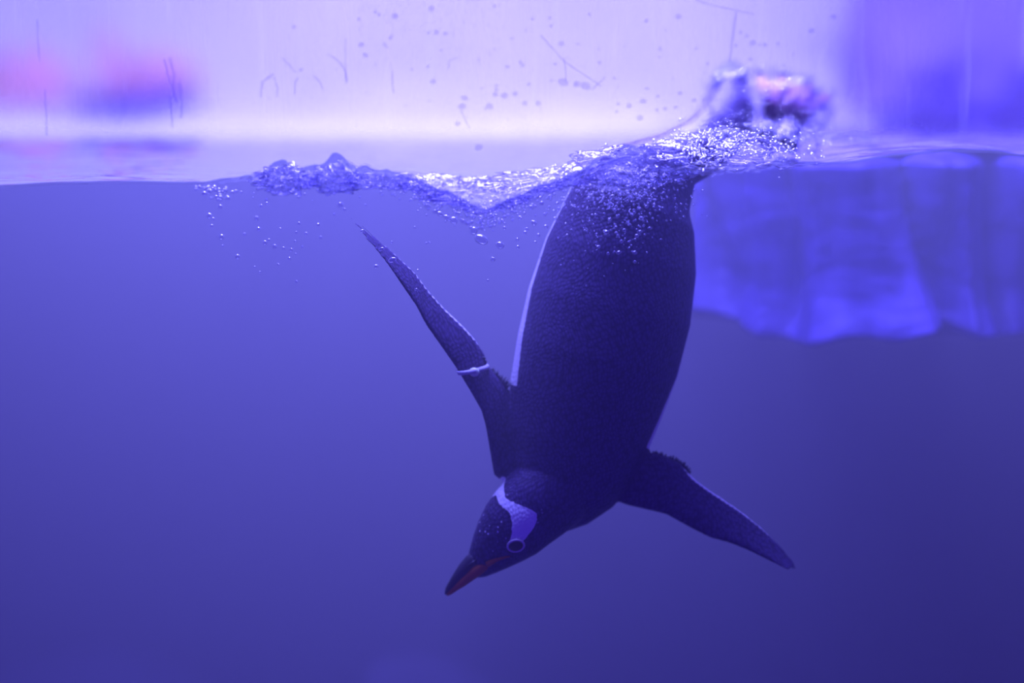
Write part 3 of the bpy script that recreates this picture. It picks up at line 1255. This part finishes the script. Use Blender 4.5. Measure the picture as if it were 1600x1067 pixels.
splash((830, 282), 74, 15, 0.05, 0.035, 43.0, 'long bluish swell leaning against the wave crest', 0.45, mat=M_swell)
splash((600, 282), 60, 12, 0.035, 0.028, 47.0, 'low bluish swell between the water lumps', 0.45, mat=M_swell)


def crest():
    bm = bmesh.new()
    pts, rad = [], []
    for k in range(61):
        t = k / 60
        a = lerp(742, 985, t)
        b = interp([742, 780, 850, 920, 985], [334, 324, 294, 264, 244], a)
        Y = 0.016 + 0.02 * t
        pts.append(P(a, b, Y))
        rad.append((2.0 + 6.0 * math.sin(math.pi * min(1, t * 1.1)) ** 0.7 * (1 + 0.5 * nz(t * 9, 1, 2, 2))) * pxm(Y) if 0.01 < t < 0.9 else 2.0 * pxm(Y))
    tube(bm, pts, rad, 12)
    o = bm_obj('wave_crest', bm, M_veil)
    tag(o, 'dark rolling wave crest slanting up towards the penguin back', 'wave')


crest()
splash((1325, 214), 38, 8, 0.5, 0.06, 21.0, 'small dark ripple crest beyond the foam heap', 0.5)


# ------------------------------------------------------------------ condensation film on the pane
def film_mat():
    m, nt, out = new_mat('condensation')
    tc = N(nt, 'TexCoord')
    mp = N(nt, 'Mapping')
    mp.inputs['Scale'].default_value = (22.0, 1.0, 3.2)
    nt.links.new(tc.outputs['Object'], mp.inputs['Vector'])
    st = N(nt, 'TexNoise')
    st.inputs['Scale'].default_value = 1.0
    st.inputs['Detail'].default_value = 5
    st.inputs['Distortion'].default_value = 0.8
    nt.links.new(mp.outputs[0], st.inputs['Vector'])
    fine = N(nt, 'TexNoise')
    fine.inputs['Scale'].default_value = 75
    fine.inputs['Detail'].default_value = 3
    nt.links.new(tc.outputs['Object'], fine.inputs['Vector'])
    add = N(nt, 'Math', operation='MULTIPLY_ADD')
    add.inputs[1].default_value = 0.45
    nt.links.new(fine.outputs['Fac'], add.inputs[0])
    nt.links.new(st.outputs['Fac'], add.inputs[2])
    bp = N(nt, 'Bump')
    bp.inputs['Strength'].default_value = 0.35
    bp.inputs['Distance'].default_value = 0.004
    nt.links.new(add.outputs[0], bp.inputs['Height'])
    rf = N(nt, 'BsdfRefraction')
    rf.inputs['IOR'].default_value = 1.10
    rf.inputs['Roughness'].default_value = 0.34
    nt.links.new(bp.outputs['Normal'], rf.inputs['Normal'])
    df = N(nt, 'BsdfTranslucent')
    df.inputs['Color'].default_value = (0.9, 0.9, 0.95, 1)
    # faint milky scratches
    mp2 = N(nt, 'Mapping')
    mp2.inputs['Scale'].default_value = (60.0, 1.0, 5.0)
    mp2.inputs['Rotation'].default_value = (0, R(9), 0)
    nt.links.new(tc.outputs['Object'], mp2.inputs['Vector'])
    sc_ = N(nt, 'TexNoise')
    sc_.inputs['Scale'].default_value = 1.0
    sc_.inputs['Detail'].default_value = 3
    nt.links.new(mp2.outputs[0], sc_.inputs['Vector'])
    r1 = N(nt, 'MapRange')
    r1.inputs['From Min'].default_value = 0.56
    r1.inputs['From Max'].default_value = 0.74
    r1.inputs['To Max'].default_value = 0.06
    nt.links.new(sc_.outputs['Fac'], r1.inputs['Value'])
    m0 = N(nt, 'MixShader')
    nt.links.new(r1.outputs[0], m0.inputs[0])
    nt.links.new(rf.outputs[0], m0.inputs[1])
    nt.links.new(df.outputs[0], m0.inputs[2])
    # the film thins out raggedly towards the waterline
    sx = N(nt, 'SeparateXYZ')
    nt.links.new(tc.outputs['Object'], sx.inputs[0])
    rz = N(nt, 'MapRange')
    rz.inputs['From Min'].default_value = 0.050
    rz.inputs['From Max'].default_value = 0.105
    nt.links.new(sx.outputs['Z'], rz.inputs['Value'])
    rs = N(nt, 'MapRange')
    rs.inputs['From Min'].default_value = 0.30
    rs.inputs['From Max'].default_value = 0.55
    rs.inputs['To Min'].default_value = 0.45
    nt.links.new(st.outputs['Fac'], rs.inputs['Value'])
    mm = N(nt, 'Math', operation='MULTIPLY')
    nt.links.new(rz.outputs[0], mm.inputs[0])
    nt.links.new(rs.outputs[0], mm.inputs[1])
    tr = N(nt, 'BsdfTransparent')
    ms = N(nt, 'MixShader')
    nt.links.new(mm.outputs[0], ms.inputs[0])
    nt.links.new(tr.outputs[0], ms.inputs[1])
    nt.links.new(m0.outputs[0], ms.inputs[2])
    nt.links.new(ms.outputs[0], out.inputs['Surface'])
    return m


fo = box('condensation_film', (-1.6, -0.0020, 0.049), (1.6, -0.0016, 0.60), film_mat())
tag(fo, 'streaky film of condensation on the pane above the waterline', 'condensation', kind='stuff')


# ------------------------------------------------------------------ wet marks on the pane
def drop_mesh():
    bm = bmesh.new()
    bmesh.ops.create_uvsphere(bm, u_segments=12, v_segments=8, radius=1.0)
    for v in bm.verts:
        v.co.y = v.co.y * 0.45
        v.co.x *= 1 - 0.25 * max(0, v.co.z)
    me = bpy.data.meshes.new('water_droplet')
    bm.to_mesh(me)
    bm.free()
    for p in me.polygons:
        p.use_smooth = True
    me.materials.append(M_drop)
    return me


me_drop = drop_mesh()
LW = ('clear water droplet clinging to the pane above the waterline', 'droplets on the pane')
spots = [(674, 13, 5), (617, 25, 5), (682, 50, 4), (564, 70, 4), (571, 86, 4), (877, 68, 4), (880, 128, 6), (901, 131, 5), (915, 134, 6), (774, 147, 4), (788, 149, 5),
         (805, 146, 4), (820, 161, 4), (841, 161, 4), (765, 166, 5), (726, 153, 4), (722, 166, 5), (748, 230, 5), (983, 165, 4), (1000, 184, 5), (1005, 158, 4),
         (1060, 26, 4), (1176, 67, 4), (1195, 70, 3), (1268, 48, 4), (1303, 26, 4), (1150, 71, 3), (715, 193, 4), (677, 127, 4), (470, 109, 3), (459, 42, 3)]
for k in range(70):
    spots.append((random.uniform(560, 1250), random.uniform(5, 175), random.uniform(1.6, 3.2)))
for a, b, r in spots:
    o = bpy.data.objects.new('water_droplet', me_drop)
    C.objects.link(o)
    o.location = P(a, b, -0.0011)
    s = r * pxm(0)
    o.scale = (s * random.uniform(0.9, 1.5), s * 0.6, s)
    o.rotation_euler = (0, random.uniform(-0.4, 0.4), 0)
    tag(o, LW[0], 'droplet', LW[1])


def rivulet(pts_px, r, label):
    bm = bmesh.new()
    pts = []
    for i in range(len(pts_px) - 1):
        for k in range(8):
            t = k / 8
            pts.append(P(lerp(pts_px[i][0], pts_px[i + 1][0], t) + random.uniform(-0.8, 0.8), lerp(pts_px[i][1], pts_px[i + 1][1], t), -0.0010))
    pts.append(P(*pts_px[-1], -0.0010))
    tube(bm, pts, [r * pxm(0) * random.uniform(0.55, 1.2) for _ in pts], 7)
    for v in bm.verts:
        v.co.y = -0.0010 + (v.co.y + 0.0010) * 0.4
    o = bm_obj('water_rivulet', bm, M_drop)
    tag(o, label, 'rivulet', 'rivulets on the pane')


RV = 'thin clear rivulet running down the wet pane above the waterline'
for q, r in [([(407, 152), (410, 128), (428, 114)], 2.2), ([(440, 90), (452, 102), (462, 113)], 1.5), ([(461, 148), (460, 130), (466, 122)], 1.6),
             ([(515, 85), (530, 96), (540, 112), (542, 128)], 1.6), ([(540, 60), (540, 95), (541, 130)], 1.3), ([(613, 110), (613, 132), (616, 145)], 1.6),
             ([(265, 90), (272, 115), (270, 138), (276, 160)], 3), ([(257, 92), (262, 118), (268, 135)], 2.4), ([(280, 130), (284, 160), (283, 185)], 2.5),
             ([(266, 150), (268, 180), (270, 200)], 2.2), ([(70, 140), (72, 175), (73, 212)], 2.0), ([(58, 30), (60, 70), (62, 95)], 1.6),
             ([(1150, 18), (1146, 50), (1140, 96)], 2.2), ([(1086, 0), (1120, 10), (1178, 22)], 1.2), ([(881, 90), (884, 112), (884, 128)], 1.2),
             ([(700, 108), (702, 95), (715, 90)], 1.2), ([(720, 172), (726, 185), (734, 200)], 1.4), ([(845, 55), (880, 95), (940, 135)], 1.2),
             ([(925, 140), (938, 128), (946, 120)], 1.4), ([(428, 120), (434, 138), (432, 152)], 1.4), ([(490, 118), (500, 128), (505, 140)], 1.4)]:
    rivulet(q, r, RV)

pts = []
for k in range(420):
    a, b = random.uniform(560, 780), abs(random.gauss(0, 45))
    if k > 300:
        a, b = random.uniform(380, 1340), random.uniform(0, 190)
    pts.append((P(a, b, -0.0011), random.uniform(0.7, 1.5) * pxm(0)))
v, f = [], []
for c, r in pts:
    n0 = len(v)
    v += [(c.x + q.x * r, c.y + q.y * r * 0.3, c.z + q.z * r) for q in ICO_V]
    f += [tuple(n0 + i for i in t) for t in ICO_F]
o = mesh_obj('fine_mist', v, f, M_drop)
tag(o, 'fine mist of tiny droplets speckling the pane', 'mist', kind='stuff')
